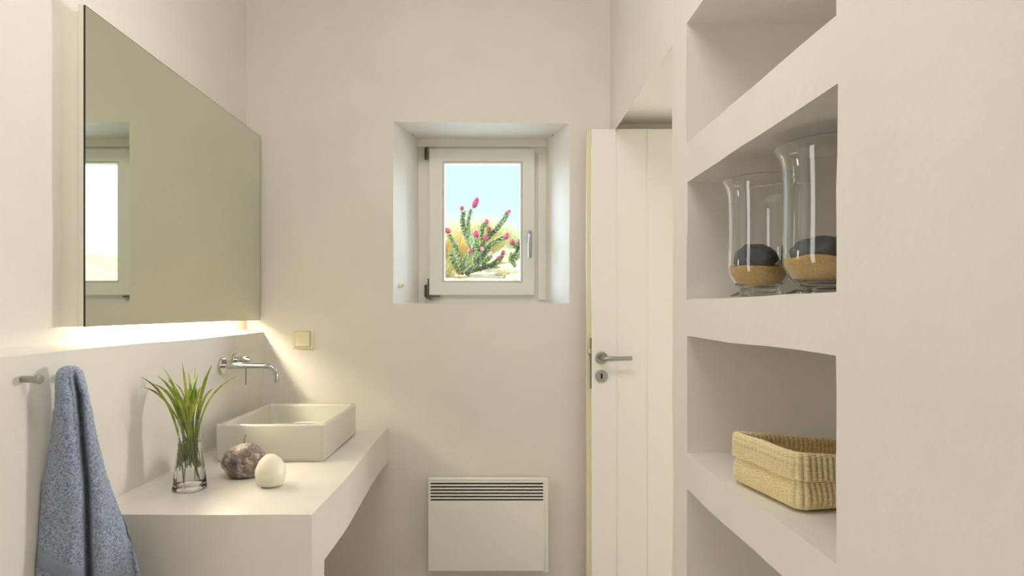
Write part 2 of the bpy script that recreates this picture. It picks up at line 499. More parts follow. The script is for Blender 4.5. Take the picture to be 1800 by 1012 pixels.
# hinges
for (zt, zb, low) in ((Z(0.795), Z(0.738), False), (Z(0.126), Z(0.066), True)):
    bm = bmesh.new()
    hx = sx0 - 0.004
    tube(bm, [(hx - 0.004, ys0 - 0.002, zb), (hx - 0.004, ys0 - 0.002, zt)], 0.0055, 12)
    box(bm, hx - 0.019, hx - 0.007, ys0 + 0.010, yf0 + 0.001, zb, zt)
    box(bm, hx - 0.019, hx - 0.015, ys0 - 0.004, ys0 + 0.012, zb + 0.003, zt - 0.003)
    if low:
        box(bm, hx - 0.004, hx + 0.0035, ys0 + 0.004, ys0 + 0.02, zt, zt + 0.03)
        box(bm, hx - 0.004, hx + 0.055, ys0 + 0.006, ys0 + 0.02, zb - 0.001, zb + 0.007)
        tube(bm, [(hx - 0.004, ys0 - 0.002, zb - 0.008), (hx - 0.004, ys0 - 0.002, zb)], 0.007, 12)
        tube(bm, [(hx + 0.009, ys0 + 0.004, zb - 0.007), (hx + 0.009, ys0 + 0.012, zb - 0.007)], 0.007, 12)
    obj('hinge', bm, M['dark_steel'], sash, bevel=0.001)
# handle
hx, hz = (930 - CX) / s0, Z((546 - 416) / s0)
bm = bmesh.new()
box(bm, hx - 0.013, hx + 0.013, ys0 - 0.010, ys0, hz - 0.028, hz + 0.030)
hd = obj('handle_plate', bm, M['steel'], sash, bevel=0.008, seg=4)
bm = bmesh.new()
tube(bm, [(hx, ys0 - 0.008, hz + 0.012), (hx, ys0 - 0.030, hz + 0.012), (hx + .0005, ys0 - 0.042, hz + 0.006),
          (hx + .001, ys0 - 0.046, hz - 0.008), (hx + .001, ys0 - 0.046, hz - 0.055), (hx + .001, ys0 - 0.046, hz - 0.103),
          (hx + .001, ys0 - 0.046, hz - 0.108)],
     [0.008, 0.008, 0.0085, 0.009, 0.0095, 0.009, 0.004], 16)
obj('window_handle', bm, M['steel'], hd)

# little plastic stopper on the left reveal
bm = bmesh.new()
p = Vector((-0.425, 2.665, Z(0.116)))
tube(bm, [p + Vector((-0.012, 0, 0)), p + Vector((0.010, -.002, 0)), p + Vector((0.0105, -.002, 0)), p + Vector((0.022, -.003, 0))],
     [0.012, 0.012, 0.008, 0.008], 18)
tag(obj('wall_stopper', bm, M['switch'], bevel=0.001), 'small cream plastic stopper on the left side of the window recess', 'wall plug')

# ================================================================== DOOR (open leaf against the window wall)
dy0, dy1 = 2.50, 2.545
dxl, dxr = 0.4234, 1.215
door = thing('door_1', (dxl, dy0, 0.0), None, None, kind='structure')
ztop = Z(0.778)
g1, g2 = (1084.5 - CX) / (F / dy0), (1137.5 - CX) / (F / dy0)
gro = [g1 + (g2 - g1) * k for k in range(6)]
prof = [(dxl, dy0)]
for g in gro:
    if g < dxr - .02: prof += [(g - 0.0035, dy0), (g - 0.0015, dy0 + 0.004), (g + 0.0015, dy0 + 0.004), (g + 0.0035, dy0)]
prof += [(dxr, dy0), (dxr, dy1), (dxl, dy1)]
bm = bmesh.new()
lo = [bm.verts.new((x, y, 0.012)) for x, y in prof]; hi = [bm.verts.new((x, y, ztop)) for x, y in prof]
bm.faces.new(lo[::-1]); bm.faces.new(hi)
for i in range(len(prof)):
    j = (i + 1) % len(prof); bm.faces.new((lo[i], lo[j], hi[j], hi[i]))
obj('door_leaf', bm, M['door_paint'], door, bevel=0.0015, angle=25)
obj('door_rebate', newbox(dxl - 0.018, dxl + 0.01, dy0 + 0.026, dy1 + 0.0005, 0.012, ztop + 0.004), M['door_edge'], door, bevel=0.002)
sd = F / dy0
hx, hz = (1057 - CX) / sd, Z((546 - 628.5) / sd)
bm = bmesh.new()
tube(bm, [(hx, dy0, hz), (hx, dy0 - 0.009, hz)], 0.0265, 32)
rose = obj('handle_rose', bm, M['steel'], door, bevel=0.002)
bm = bmesh.new()
tube(bm, [(hx, dy0 - 0.008, hz), (hx, dy0 - 0.03, hz), (hx + 0.003, dy0 - 0.045, hz), (hx + 0.012, dy0 - 0.054, hz),
          (hx + 0.03, dy0 - 0.056, hz), (hx + 0.075, dy0 - 0.056, hz + 0.001), (hx + 0.118, dy0 - 0.055, hz + 0.002)],
     [0.0105, 0.0105, 0.0105, 0.010, 0.0095, 0.009, 0.009], 18)
obj('door_lever', bm, M['steel'], rose, bevel=0.001)
hz2 = Z((546 - 660.5) / sd)
bm = bmesh.new()
tube(bm, [(hx, dy0, hz2), (hx, dy0 - 0.008, hz2)], 0.0265, 32)
esc = obj('keyhole_plate', bm, M['steel'], door, bevel=0.002)
obj('keyhole', newbox(hx - 0.004, hx + 0.004, dy0 - 0.0088, dy0 - 0.006, hz2 - 0.011, hz2 + 0.011), M['black'], esc, bevel=0.002)
zl = Z((546 - 617) / sd)
obj('latch_plate', newbox(dxl - 0.0022, dxl + 0.002, dy0 + 0.002, dy0 + 0.024, Z((546 - 683) / sd), Z((546 - 594) / sd)), M['dark_steel'], door)
obj('latch_bolt', newbox(dxl - 0.014, dxl - 0.001, dy0 + 0.005, dy0 + 0.020, zl - 0.011, zl + 0.011), M['brass'], door, bevel=0.002)

# ================================================================== MIRROR CABINET WITH LIGHT
XM = -1.029
MY0, MY1, MZ0, MZ1 = 1.475, 2.588, Z(-0.0405), Z(0.772)
mc = thing('mirror_cabinet', (XM - 0.03, (MY0 + MY1) / 2, MZ0), 'large frameless wall mirror on a shallow box with a light strip below', 'mirror')
mp = obj('backing_panel', newbox(XM - 0.018, XM - 0.004, MY0, MY1, MZ0, MZ1 + 0.002), M['panel'], mc, bevel=0.001)
bm = newbox(XM - 0.004, XM, MY0, MY1, MZ0, MZ1)
bm.normal_update()
bmesh.ops.inset_region(bm, faces=[f for f in bm.faces if f.normal.x > 0.9], thickness=0.0022, depth=0.0)
go = obj('mirror_glass', bm, M['mirror_edge'], mc, smooth=False)
go.data.materials.append(M['mirror'])
for f in go.data.polygons:
    if f.normal.x > 0.9 and f.area > 0.1: f.material_index = 1
bm = bmesh.new()
box(bm, XL - 0.01, XM - 0.018, MY0 + 0.003, MY1 - .01, Z(0.0), MZ1 - 0.014)
box(bm, XL - 0.01, XM - 0.018, MY0 + 0.003, MY0 + 0.018, MZ0, Z(0.0))
obj('cabinet_box', bm, M['panel'], mc)
bm = bmesh.new()
tube(bm, [(-1.066, 1.62, Z(-0.022)), (-1.066, 2.42, Z(-0.022))], 0.009, 16)
obj('light_tube', bm, M['tube'], mc)

# ================================================================== COUNTER
CXR, CY0, CZT = -0.463, 1.495, Z(-0.522)
def warp_counter(p):
    if p.x > -0.5: p.x += 0.006 * math.sin((p.y - 1.5) * 5.5)
    if abs(p.z - CZT + 0.155) < 1e-4 and p.x > -0.5: p.z += 0.012 * (p.y - 2.0)
    return p
co = voxel('vanity_counter', [XLL - 0.012, CXR], [CY0, CY0 + 0.10, D + 0.012], [0.0 - 0.03, CZT - 0.155, CZT],
      lambda x, y, z: y < CY0 + 0.10 or z > CZT - 0.155, M['counter'], warp=warp_counter, amp=0.003, bev=0.011, kind=None, step=0.05, fs=4)
tag(co, 'built-in cream plastered vanity counter carrying the white basin', 'counter')
# soft plaster cove between counter and wall
bm = bmesh.new()
prof = [(XLL - 0.005, CZT - 0.005)]
for k in range(7):
    a = math.pi / 2 * k / 6
    prof.append((XLL - 0.002 + 0.030 * (1 - math.sin(a)), CZT - 0.002 + 0.030 * (1 - math.cos(a))))
n = 24
rows = []
for i in range(n + 1):
    y = CY0 + 0.02 + (D - 0.01 - CY0) * i / n
    rows.append([bm.verts.new((x + 0.003 * noise.noise(Vector((x, y * 3, z))), y, z)) for x, z in prof])
for A, B in zip(rows, rows[1:]):
    for i in range(len(prof)):
        j = (i + 1) % len(prof); bm.faces.new((A[i], A[j], B[j], B[i]))
bm.faces.new(rows[0]); bm.faces.new(rows[-1])
obj('plaster_cove', bm, M['counter'], co)

# ================================================================== BASIN
BX0, BX1, BY0, BY1 = -0.957, -0.577, 2.008, 2.475
bz0, bz1 = CZT + 0.001, Z(-0.391)
def rrect(cx, cy, hx, hy, r, z, n=6, rot=0.0):
    pts = []
    for (sx, sy, a0) in ((1, 1, 0), (-1, 1, 90), (-1, -1, 180), (1, -1, 270)):
        for k in range(n + 1):
            a = math.radians(a0 + 90 * k / n)
            x = sx * (hx - r) + r * math.cos(a); y = sy * (hy - r) + r * math.sin(a)
            pts.append(Vector((cx + x * math.cos(rot) - y * math.sin(rot), cy + x * math.sin(rot) + y * math.cos(rot), z)))
    return pts
def loft(bm, rings, close0=True, close1=True):
    R = [[bm.verts.new(p) for p in r] for r in rings]
    for A, B in zip(R, R[1:]):
        for i in range(len(A)):
            j = (i + 1) % len(A); bm.faces.new((A[i], A[j], B[j], B[i]))
    if close0: bm.faces.new(R[0][::-1])
    if close1: bm.faces.new(R[-1])
cx, cy, hx_, hy_ = (BX0 + BX1) / 2, (BY0 + BY1) / 2, (BX1 - BX0) / 2, (BY1 - BY0) / 2
ba = thing('wash_basin', (cx, cy, bz0), 'rectangular cream ceramic wash basin sitting on the counter', 'sink')
rings = []
for (ins, z, r) in ((0.010, bz0, 0.012), (0.004, bz0 + 0.002, 0.016), (0.0, bz0 + 0.012, 0.018), (0, bz1 - 0.008, 0.018),
                    (0.001, bz1 - 0.003, 0.017), (0.005, bz1, 0.016), (0.011, bz1 - 0.0005, 0.014), (0.015, bz1 - 0.003, 0.018), (0.017, bz1 - 0.010, 0.020),
                    (0.022, bz1 - 0.07, 0.028), (0.030, bz1 - 0.095, 0.036), (0.05, bz1 - 0.108, 0.05), (0.09, bz1 - 0.112, 0.05)):
    # the wall-side rim is a little wider
    wide = 0.012 if ins >= 0.011 else 0
    rings.append(rrect(cx + wide / 2, cy, hx_ - ins - wide / 2, hy_ - ins, r, z))
bm = bmesh.new(); loft(bm, rings)
obj('basin_bowl', bm, M['ceramic'], ba, angle=60)
bm = bmesh.new()
ox = BX0 + 0.0335
tube(bm, [(ox, cy - 0.10, bz1 - 0.030), (ox - 0.001, cy - 0.083, bz1 - 0.030)], 0.0045, 12)
obj('overflow_slot', bm, M['dark_steel'], ba)
bm = bmesh.new()
tube(bm, [(cx, cy, bz1 - 0.113), (cx, cy, bz1 - 0.106)], 0.03, 32)
obj('drain', bm, M['chrome'], ba, bevel=0.002)

# ================================================================== FAUCET
fy, fz = 2.196, Z(-0.207)
fa = thing('wall_faucet', (XLL, fy, fz), 'chrome wall-mounted basin tap with a long bent spout and pin lever', 'faucet')
bm = bmesh.new(); tube(bm, [(XLL - 0.006, fy, fz), (XLL + 0.010, fy, fz)], 0.031, 40)
fl = obj('spout_flange', bm, M['chrome'], fa, bevel=0.0015)
bm = bmesh.new()
tube(bm, [(XLL + 0.008, fy, fz), (XLL + 0.0305, fy, fz), (XLL + .031, fy, fz), (XLL + 0.034, fy, fz), (XLL + 0.10, fy, fz + .001), (XLL + 0.15, fy, fz + .001),
          (XLL + 0.175, fy, fz), (XLL + 0.190, fy, fz - 0.006), (XLL + 0.200, fy, fz - 0.017), (XLL + 0.205, fy, fz - 0.032), (XLL + 0.206, fy, fz - 0.064)],
     [0.0085, 0.0085, 0.0125, 0.0125, 0.0105, 0.0095, 0.0095, 0.0095, 0.0095, 0.0095, 0.0095], 24)
sp = obj('spout', bm, M['chrome'], fa)
bm = bmesh.new(); tube(bm, [(XLL + 0.031, fy, fz + 0.009), (XLL + 0.031, fy, fz + 0.021)], 0.002, 8)
obj('set_pin', bm, M['chrome'], sp)
vy = 2.307; vz = Z(-0.197)
bm = bmesh.new(); tube(bm, [(XLL - 0.006, vy, vz), (XLL + 0.010, vy, vz)], 0.031, 40)
obj('valve_flange', bm, M['chrome'], fa, bevel=0.0015)
bm = bmesh.new()
tube(bm, [(XLL + 0.008, vy, vz), (XLL + 0.022, vy, vz), (XLL + 0.0221, vy, vz), (XLL + 0.026, vy, vz), (XLL + 0.0261, vy, vz), (XLL + 0.030, vy, vz), (XLL + .0301, vy, vz), (XLL + 0.066, vy, vz)],
     [0.013, 0.013, 0.017, 0.017, 0.0145, 0.0145, 0.0185, 0.0185], 32)
vb = obj('valve_body', bm, M['chrome'], fa, bevel=0.001)
bm = bmesh.new(); tube(bm, [(XLL + 0.046, vy, vz - 0.015), (XLL + 0.046, vy, vz - 0.096)], 0.0028, 10)
obj('pin_lever', bm, M['steel'], vb)

# ================================================================== LIGHT SWITCH
s_ = F / (D - 0.01)
sx, sz = (533 - CX) / s_, Z((546 - 596) / s_)
sw = thing('light_switch', (sx, D, sz), 'square cream light switch on the wall right of the mirror', 'light switch')
obj('switch_frame', newbox(sx - 0.0455, sx + 0.0455, D - 0.010, D + 0.004, sz - 0.043, sz + 0.043), M['switch'], sw, bevel=0.004)
obj('rocker', newbox(sx - 0.036, sx + 0.030, D - 0.0155, D - 0.009, sz - 0.033, sz + 0.034), M['switch'], sw, bevel=0.0025)
bm = bmesh.new()
frame_ring(bm, sx - 0.038, sx + 0.032, sz - 0.035, sz + 0.036, sx - 0.036, sx + 0.030, sz - 0.033, sz + 0.034, D - 0.0103, D - 0.009)
obj('rocker_gap', bm, M['dark_steel'], sw)

# ================================================================== HEATER
hy0 = 2.52
sh = F / hy0
x0, x1 = (753 - CX) / sh, (963 - CX) / sh
z0, z1 = Z((546 - 1003) / sh), Z((546 - 841) / sh)
he = thing('electric_heater', ((x0 + x1) / 2, D - 0.04, z0), 'white slim electric wall heater with slotted grille under the window', 'heater')
obj('heater_back', newbox(x0 - 0.004, x1 - 0.012, hy0 + 0.014, D - 0.008, z0 - .004, z1 - 0.012), M['heater'], he, bevel=0.006)
gx0_, gx1_ = (756 - CX) / sh, (955 - CX) / sh
gzs = [(850.0 + 5.7 * k) for k in range(6)]
bm = bmesh.new()
zs_ = [z0]; 
slots = []
for g in reversed(gzs):
    a = Z((546 - g - 1.7) / sh); b = Z((546 - g + 1.7) / sh); slots.append((a, b))
prev = z0
for a, b in slots:
    box(bm, gx0_, gx1_, hy0, hy0 + 0.012, prev, a); prev = b
box(bm, gx0_, gx1_, hy0, hy0 + 0.012, prev, z1)
box(bm, x0, gx0_, hy0, hy0 + 0.012, z0, z1); box(bm, gx1_, x1, hy0, hy0 + 0.012, z0, z1)
bmesh.ops.remove_doubles(bm, verts=bm.verts, dist=1e-5)
fp = obj('front_panel', bm, M['heater'], he, smooth=False)
obj('grille_shade', newbox(x0 + 0.01, x1 - 0.015, hy0 + 0.0122, hy0 + 0.0136, slots[0][0] - 0.004, slots[-1][1] + 0.004), M['heater_dark'], he, smooth=False)  # near-black sheet: the shade behind the slots put into its colour
bm = bmesh.new(); tube(bm, [(x1 - 0.006, hy0 - 0.001, z0 - 0.004), (x1 - 0.006, hy0 - 0.001, z1 - 0.004)], 0.008, 16)
obj('side_trim', bm, M['heater'], he)
bm = bmesh.new(); tube(bm, [(x0 + 0.002, hy0 + 0.004, z1 - 0.003), (x1 - 0.004, hy0 + 0.004, z1 - 0.003)], 0.0065, 16)
obj('top_trim', bm, M['heater'], he)

# ================================================================== SMALL VASE WITH LEAVES
vc = Vector((-0.886, 1.709, CZT + 0.0015))
vs = thing('glass_vase', vc, 'small clear glass carafe vase with water on the counter', 'vase')
outer = [(0.0, 0.0), (0.040, 0.0), (0.0435, 0.002), (0.0445, 0.006), (0.0435, 0.018), (0.0400, 0.055), (0.0355, 0.105), (0.0310, 0.150),
         (0.0298, 0.158), (0.0292, 0.163), (0.0298, 0.170), (0.0315, 0.190), (0.0335, 0.207), (0.0338, 0.2085)]
inner = [(0.0325, 0.2085), (0.0320, 0.206), (0.0300, 0.190), (0.0283, 0.170), (0.0277, 0.163), (0.0282, 0.157), (0.0295, 0.149), (0.0338, 0.105), (0.0383, 0.055),
         (0.0412, 0.020), (0.0395, 0.0145), (0.030, 0.0125), (0.0, 0.012)]
sq = lambda a, z: 1 + 0.05 * math.cos(4 * (a - 0.6)) * max(0, 1 - z / 0.06)
bm = bmesh.new(); lathe(bm, outer + inner, vc, 64, wob=sq)
obj('vase_glass', bm, M['glass'], vs, angle=60)
win_ = [(0.0, 0.0125), (0.030, 0.0130), (0.0393, 0.0150), (0.0409, 0.020), (0.0380, 0.055), (0.0335, 0.105), (0.0305, 0.138), (0.0, 0.138)]
bm = bmesh.new(); lathe(bm, win_, vc, 64, wob=sq)
obj('water', bm, M['water'], vs, angle=60)

pl = thing('leafy_plant', vc + Vector((0, 0, 0.05)), 'bunch of long thin fresh green leaves standing in the small vase', 'plant')
tips = [(70, 165), (88, 235), (180, 155), (217, 105), (250, 168), (145, 210), (300, 210), (350, 65), (365, 150), (390, 130), (440, 95),
        (465, 130), (445, 190), (555, 85), (570, 242), (725, 160), (485, 230), (405, 215), (330, 300), (160, 215), (255, 190), (420, 250), (380, 240),
        (470, 300), (350, 330), (440, 330), (500, 320), (390, 360), (300, 290), (240, 210), (410, 300), (455, 240)]
def leaf(path, w, parent):
    bm = bmesh.new()
    P = []
    n = 16
    a, b, c, d = [Vector(p) for p in path]
    for i in range(n + 1):
        t = i / n
        P.append(a * (1 - t) ** 3 + b * 3 * t * (1 - t) ** 2 + c * 3 * t * t * (1 - t) + d * t ** 3)
    prev = None
    yaw = random.uniform(-0.7, 0.7)
    for i, p in enumerate(P):
        t = i / n
        tg = (P[min(i + 1, n)] - P[max(i - 1, 0)]).normalized()
        side = tg.cross(Vector((math.sin(yaw), -math.cos(yaw), 0))).normalized()
        nrm = side.cross(tg).normalized()
        ww = w * (0.5 + 0.5 * min(1, t * 2)) * min(1, (1 - t) * 5 + 0.08)
        row = [bm.verts.new(p - side * ww), bm.verts.new(p - nrm * ww * 0.35), bm.verts.new(p + side * ww), bm.verts.new(p + nrm * ww * 0.15)]
        if prev:
            for k in range(4):
                bm.faces.new((prev[k], prev[(k + 1) % 4], row[(k + 1) % 4], row[k]))
        else:
            bm.faces.new(row)
        prev = row
    bm.faces.new(prev)
    return obj('leaf', bm, M['leaf'], parent, angle=70)
rl = random.Random(3)
for i, (zx, zy) in enumerate(tips):
    px, py = 230 + zx / 3.89, 620 + zy / 3.89
    sd_ = (px - 333.5) / 90.0
    dep = rl.uniform(-0.045, 0.045)
    tip = at(px, py, 1.709 + dep)
    th = rl.uniform(0, 6.28); rr = rl.uniform(0.2, 0.8)
    lim = lambda v, r: v if v.length < r else v * (r / v.length)
    nx = sd_ * 0.018 + 0.006 * math.cos(th)
    nxy = lim(Vector((nx, dep * 0.3 + 0.008 * math.sin(th))), 0.021)
    lipv = lim(Vector((sd_ * 0.022 + 0.005 * math.cos(th), dep * 0.4)), 0.025)
    bxy = Vector((math.cos(th * 5), math.sin(th * 5))) * rl.uniform(0.010, 0.027)
    neck = vc + Vector((nxy.x, nxy.y, 0.16))
    lip = vc + Vector((lipv.x, lipv.y, 0.205))
    bot = vc + Vector((bxy.x, bxy.y, rl.uniform(0.055, 0.085) if i % 7 else 0.024))
    # lower part inside the vase and upper part: one bezier through the neck
    c1 = neck + (neck - bot) * 0.05
    k1 = bot + (neck - bot) * 0.85
    up = Vector((0, 0, 1))
    k2 = lip + (lip - neck) * 1.2 + up * 0.01 + (tip - lip) * 0.12
    leaf((bot, k1, k2, tip), rl.uniform(0.0032, 0.0046), pl)

# ================================================================== CANDLES
def rock_shape(c, rx, ry, rz, seed, amp=0.06, fl=0.0, sub=4, egg=0.0, rot=0.0, fs=2.0):
    bm = bmesh.new()
    bmesh.ops.create_icosphere(bm, subdivisions=sub, radius=1.0)
    for v in bm.verts:
        p = v.co.copy()
        n = noise.noise(p * fs + Vector((seed * 3.1, seed, -seed)))
        n2 = noise.noise(p * fs * 2.3 + Vector((seed, -seed, seed * 2)))
        p *= 1 + amp * n + amp * 0.4 * n2
        if p.z < -0.78: p.z = -0.78 - (p.z + 0.78) * -0.15
        k = 1 - egg * p.z
        q = Vector((p.x * rx * k, p.y * ry * k, p.z * rz))
        q = Matrix.Rotation(rot, 3, 'Z') @ q
        v.co = q
    zmin = min(v.co.z for v in bm.verts)
    for v in bm.verts: v.co += Vector((c[0], c[1], c[2] - zmin))
    return bm
cpos = Vector((-0.783, 1.845, CZT + 0.002))
cd = thing('stone_candle', cpos, 'mottled brown stone-like ball candle with a dark wick on the counter', 'candle')
obj('candle_body', rock_shape(cpos, 0.068, 0.062, 0.056, 2, amp=0.10), M['marble'], cd)
bm = bmesh.new(); tube(bm, [cpos + Vector((0.000, 0, 0.090)), cpos + Vector((-0.001, 0, 0.108)), cpos + Vector((0.001, 0, 0.122)), cpos + Vector((0.004, 0, 0.128))], [0.0016, 0.0015, 0.0013, 0.002], 8)
obj('wick', bm, M['wick_dark'], cd)
epos = Vector((-0.662, 1.742, CZT + 0.002))
cd = thing('egg_candle', epos, 'white egg-shaped candle with a pale curved wick on the counter', 'candle')
obj('candle_body', rock_shape(epos, 0.044, 0.042, 0.052, 5, amp=0.05, egg=0.18), M['egg'], cd)
bm = bmesh.new(); tube(bm, [epos + Vector((0.0, 0, 0.088)), epos + Vector((0.004, 0, 0.096)), epos + Vector((0.014, 0, 0.103)), epos + Vector((0.026, 0, 0.103))], [0.0014, 0.0013, 0.0012, 0.0009], 8)
obj('wick', bm, M['wick'], cd)

# ================================================================== HOOKS AND TOWEL
def hook(y, z, label):
    h = thing('towel_hook', (XLL, y, z), label, 'wall hook', 'towel hooks on the lower left wall')
    bm = bmesh.new()
    tube(bm, [(XLL - 0.006, y, z), (XLL + 0.030, y, z)], 0.0075, 24)
    obj('hook_pin', bm, M['steel'], h)
    bm = bmesh.new()
    tube(bm, [(XLL + 0.030, y, z), (XLL + 0.040, y, z)], 0.0100, 32)
    obj('hook_cap', bm, M['steel'], h, bevel=0.001)
hook(1.268, Z(-0.1485), 'bare short steel peg hook left of the blue towel')
hook(1.375, Z(-0.1560), 'steel peg hook under the top of the blue towel')

TU, TW = Vector((0.81, 0.586, 0)), Vector((0.586, -0.81, 0))
T0 = Vector((-0.972, 1.352, 0))
rows = [(-0.128, -0.017, 0.004, 0.012), (-0.131, -0.025, 0.012, 0.020), (-0.140, -0.031, 0.019, 0.028), (-0.165, -0.033, 0.026, 0.034), (-0.203, -0.033, 0.033, 0.038),
        (-0.308, -0.043, 0.049, 0.040), (-0.396, -0.056, 0.068, 0.042), (-0.503, -0.064, 0.100, 0.046), (-0.613, -0.074, 0.130, 0.050),
        (-0.72, -0.085, 0.150, 0.055), (-0.80, -0.090, 0.160, 0.058)]
creases = [(-0.13, 0.000), (-0.2, 0.012), (-0.31, 0.019), (-0.40, 0.026), (-0.61, 0.030), (-0.80, 0.032)]
def lerp_tab(tab, z):
    for a, b in zip(tab, tab[1:]):
        if b[0] <= z <= a[0]:
            t = (z - a[0]) / (b[0] - a[0])
            return [x + (y - x) * t for x, y in zip(a, b)]
    return list(tab[-1] if z < tab[-1][0] else tab[0])
def towel_pt(z, x, front, off=0.0):
    _, L_, R_, b = lerp_tab(rows, z)
    xc = lerp_tab(creases, z)[1]
    u = (L_ + R_) / 2 + x * (R_ - L_) / 2
    if front:
        depth = min(1, max(0, (-0.125 - z) / 0.07))
        wv = b * (max(0, 1 - abs(x) ** 2.6)) ** 0.5
        wv += depth * 0.22 * b * (math.exp(-((u - xc + 0.030) / 0.02) ** 2) + math.exp(-((u - xc - 0.026) / 0.018) ** 2))
        wv -= depth * 1.15 * b * math.exp(-(abs(u - xc) / (0.0035 + 0.002 * depth)) ** 2) * (1 if z < -0.15 else 0.5)
        # second shallow fold on the right lobe, first fold beside the crease near the top
        u2 = xc + 0.058 + (-z - 0.3) * 0.09
        wv -= 0.35 * b * math.exp(-((u - u2) / 0.006) ** 2) * min(1, max(0, (-z - 0.33) / 0.1))
        u3 = xc - 0.012
        wv -= 0.22 * b * math.exp(-((u - u3) / 0.004) ** 2) * min(1, max(0, (z + 0.48) / 0.2)) * depth
        wv += 0.004 * noise.noise(Vector((u * 18, z * 7, 2.2))) * depth
        wv += off
    else:
        wv = -0.45 * b * (max(0, 1 - x * x)) ** 0.5
    p = T0 + TU * u + TW * wv
    p.z = Z(z)
    if p.x < XLL + 0.004:
        dx = XLL + 0.004 - p.x
        p.x = XLL + 0.004 + 0.0
    return p
bm = bmesh.new()
NF, NB, NR = 150, 40, 190
grid = []
for r in range(NR + 1):
    z = -0.128 - (0.80 - 0.128) * (r / NR) ** 1.15
    ring = []
    for i in range(NF): ring.append(towel_pt(z, -math.cos(math.pi * i / NF), True))
    for i in range(NB): ring.append(towel_pt(z, math.cos(math.pi * i / NB), False))
    vv = []
    for p in ring:
        q = p + noise.noise_vector(p * 120) * 0.0012 + noise.noise_vector(p * 45) * 0.0012
        q.x = max(q.x, XLL + 0.002)
        vv.append(bm.verts.new(q))
    grid.append(vv)
for A, B in zip(grid, grid[1:]):
    for i in range(len(A)):
        j = (i + 1) % len(A); bm.faces.new((A[i], A[j], B[j], B[i]))
bm.faces.new(grid[0][::-1]); bm.faces.new(grid[-1])
tw = obj('towel', bm, M['towel'], angle=180)
tag(tw, 'blue terry towel hanging in folds from a hook left of the counter', 'towel')
bm = bmesh.new()
def zb(x):
    return -0.530 - 0.055 * (x + 1) 
grid = []
for k in range(9):
    row = []
    for i in range(121):
        x = -0.985 + 1.97 * i / 120
        z = zb(x) - 0.036 * k / 8
        row.append(bm.verts.new(towel_pt(z, x, True, 0.0035 if 0 < k < 8 else 0.0005)))
    grid.append(row)
for A, B in zip(grid, grid[1:]):
    for i in range(120): bm.faces.new((A[i], A[i + 1], B[i + 1], B[i]))
obj('woven_border', bm, M['towel_band'], tw, angle=180)

# ================================================================== HURRICANE VASES IN THE NICHE
def hurricane(c, R, H, label, seed, stone_mat2, st):
    t = thing('hurricane_vase', c, label, 'vase', 'large glass vases in the niche')
    k = R
    of = 0.088 * H / 0.27
    outp = [(0.0, 0.004), (0.55 * k, 0.003), (0.86 * k, 0.0), (0.90 * k, 0.001), (0.90 * k, 0.0035), (0.76 * k, 0.008), (0.62 * k, 0.0135), (0.66 * k, 0.020), (0.80 * k, 0.031), (0.91 * k, 0.043),
            (0.975 * k, 0.056), (1.0 * k, 0.070), (0.985 * k, 0.10), (0.965 * k, 0.5 * H), (0.965 * k, 0.72 * H), (0.98 * k, 0.84 * H), (1.03 * k, 0.92 * H), (1.11 * k, 0.98 * H), (1.165 * k, H)]
    th = 0.0028
    inp = [(1.165 * k - th * .7, H + 0.0012), (1.11 * k - th, 0.98 * H + .001), (1.03 * k - th, 0.92 * H), (0.98 * k - th, 0.84 * H), (0.965 * k - th, 0.72 * H), (0.965 * k - th, 0.5 * H), (0.985 * k - th, 0.10), (1.0 * k - th, 0.070),
           (0.975 * k - th, 0.057), (0.91 * k - th, 0.045), (0.80 * k - th, 0.034), (0.64 * k, 0.0225), (0.0, 0.020)]
    bm = bmesh.new(); lathe(bm, outp + inp, c, 96)
    obj('vase_glass', bm, M['glass'], t, angle=60)
    # sand
    g = th + 0.0012
    top = st['sand']
    prof = [(0.0, 0.0212), (0.63 * k, 0.0240), (0.80 * k - g, 0.0355), (0.91 * k - g, 0.0465), (0.975 * k - g, 0.058)]
    r_top = 0.99 * k - g
    prof += [(r_top, top)]
    bm = bmesh.new(); 
    n0 = len(prof)
    for q in range(1, 9): prof.append((r_top * (1 - q / 8), top))
    lathe(bm, prof, c, 64)
    for v in bm.verts:
        if v.co.z > c[2] + top - 1e-5:
            rel = (v.co - Vector(c)); rad = math.hypot(rel.x, rel.y)
            v.co.z += 0.006 * noise.noise(Vector((rel.x * 30, rel.y * 30, seed))) - (0.004 * rel.x / k)
    s = obj('sand_fill', bm, M['sand_fill'])
    return t, s
hv1 = Vector((0.600, 1.317, Z(0.028) + 0.004)); hv2 = Vector((0.650, 1.130, Z(0.028) + 0.004))
R1, H1, R2, H2 = 0.0655, 0.262, 0.083, 0.286
_, s1 = hurricane(hv1, R1, H1, 'shorter footed glass vase at the back of the niche', 1, None, {'sand': 0.064})
tag(s1, 'orange sand filling the bottom of the shorter glass vase', 'sand', kind='stuff')
_, s2 = hurricane(hv2, R2, H2, 'taller footed glass vase nearest the niche edge', 2, None, {'sand': 0.067})
tag(s2, 'orange sand filling the bottom of the taller glass vase', 'sand', kind='stuff')
def stone(name, c, r, seed, m, label, rot=0.0, amp=0.08):
    tag(obj(name, rock_shape(c, r[0], r[1], r[2], seed, amp=amp, rot=rot), m, angle=180), label, 'stone')
stone('dark_stone', hv1 + Vector((-0.005, 0.004, 0.053)), (0.048, 0.040, 0.036), 3, M['slate'], 'dark grey stone lying on the sand in the shorter vase', 0.2, 0.14)
stone('small_pebble', hv1 + Vector((0.034, -0.036, 0.060)), (0.015, 0.011, 0.010), 4, M['tan_stone'], 'small tan pebble beside the dark stone in the shorter vase')
stone('dark_stone', hv2 + Vector((-0.004, 0.006, 0.056)), (0.066, 0.050, 0.031), 6, M['slate'], 'dark grey stone lying on the sand in the taller vase', 0.1, 0.12)
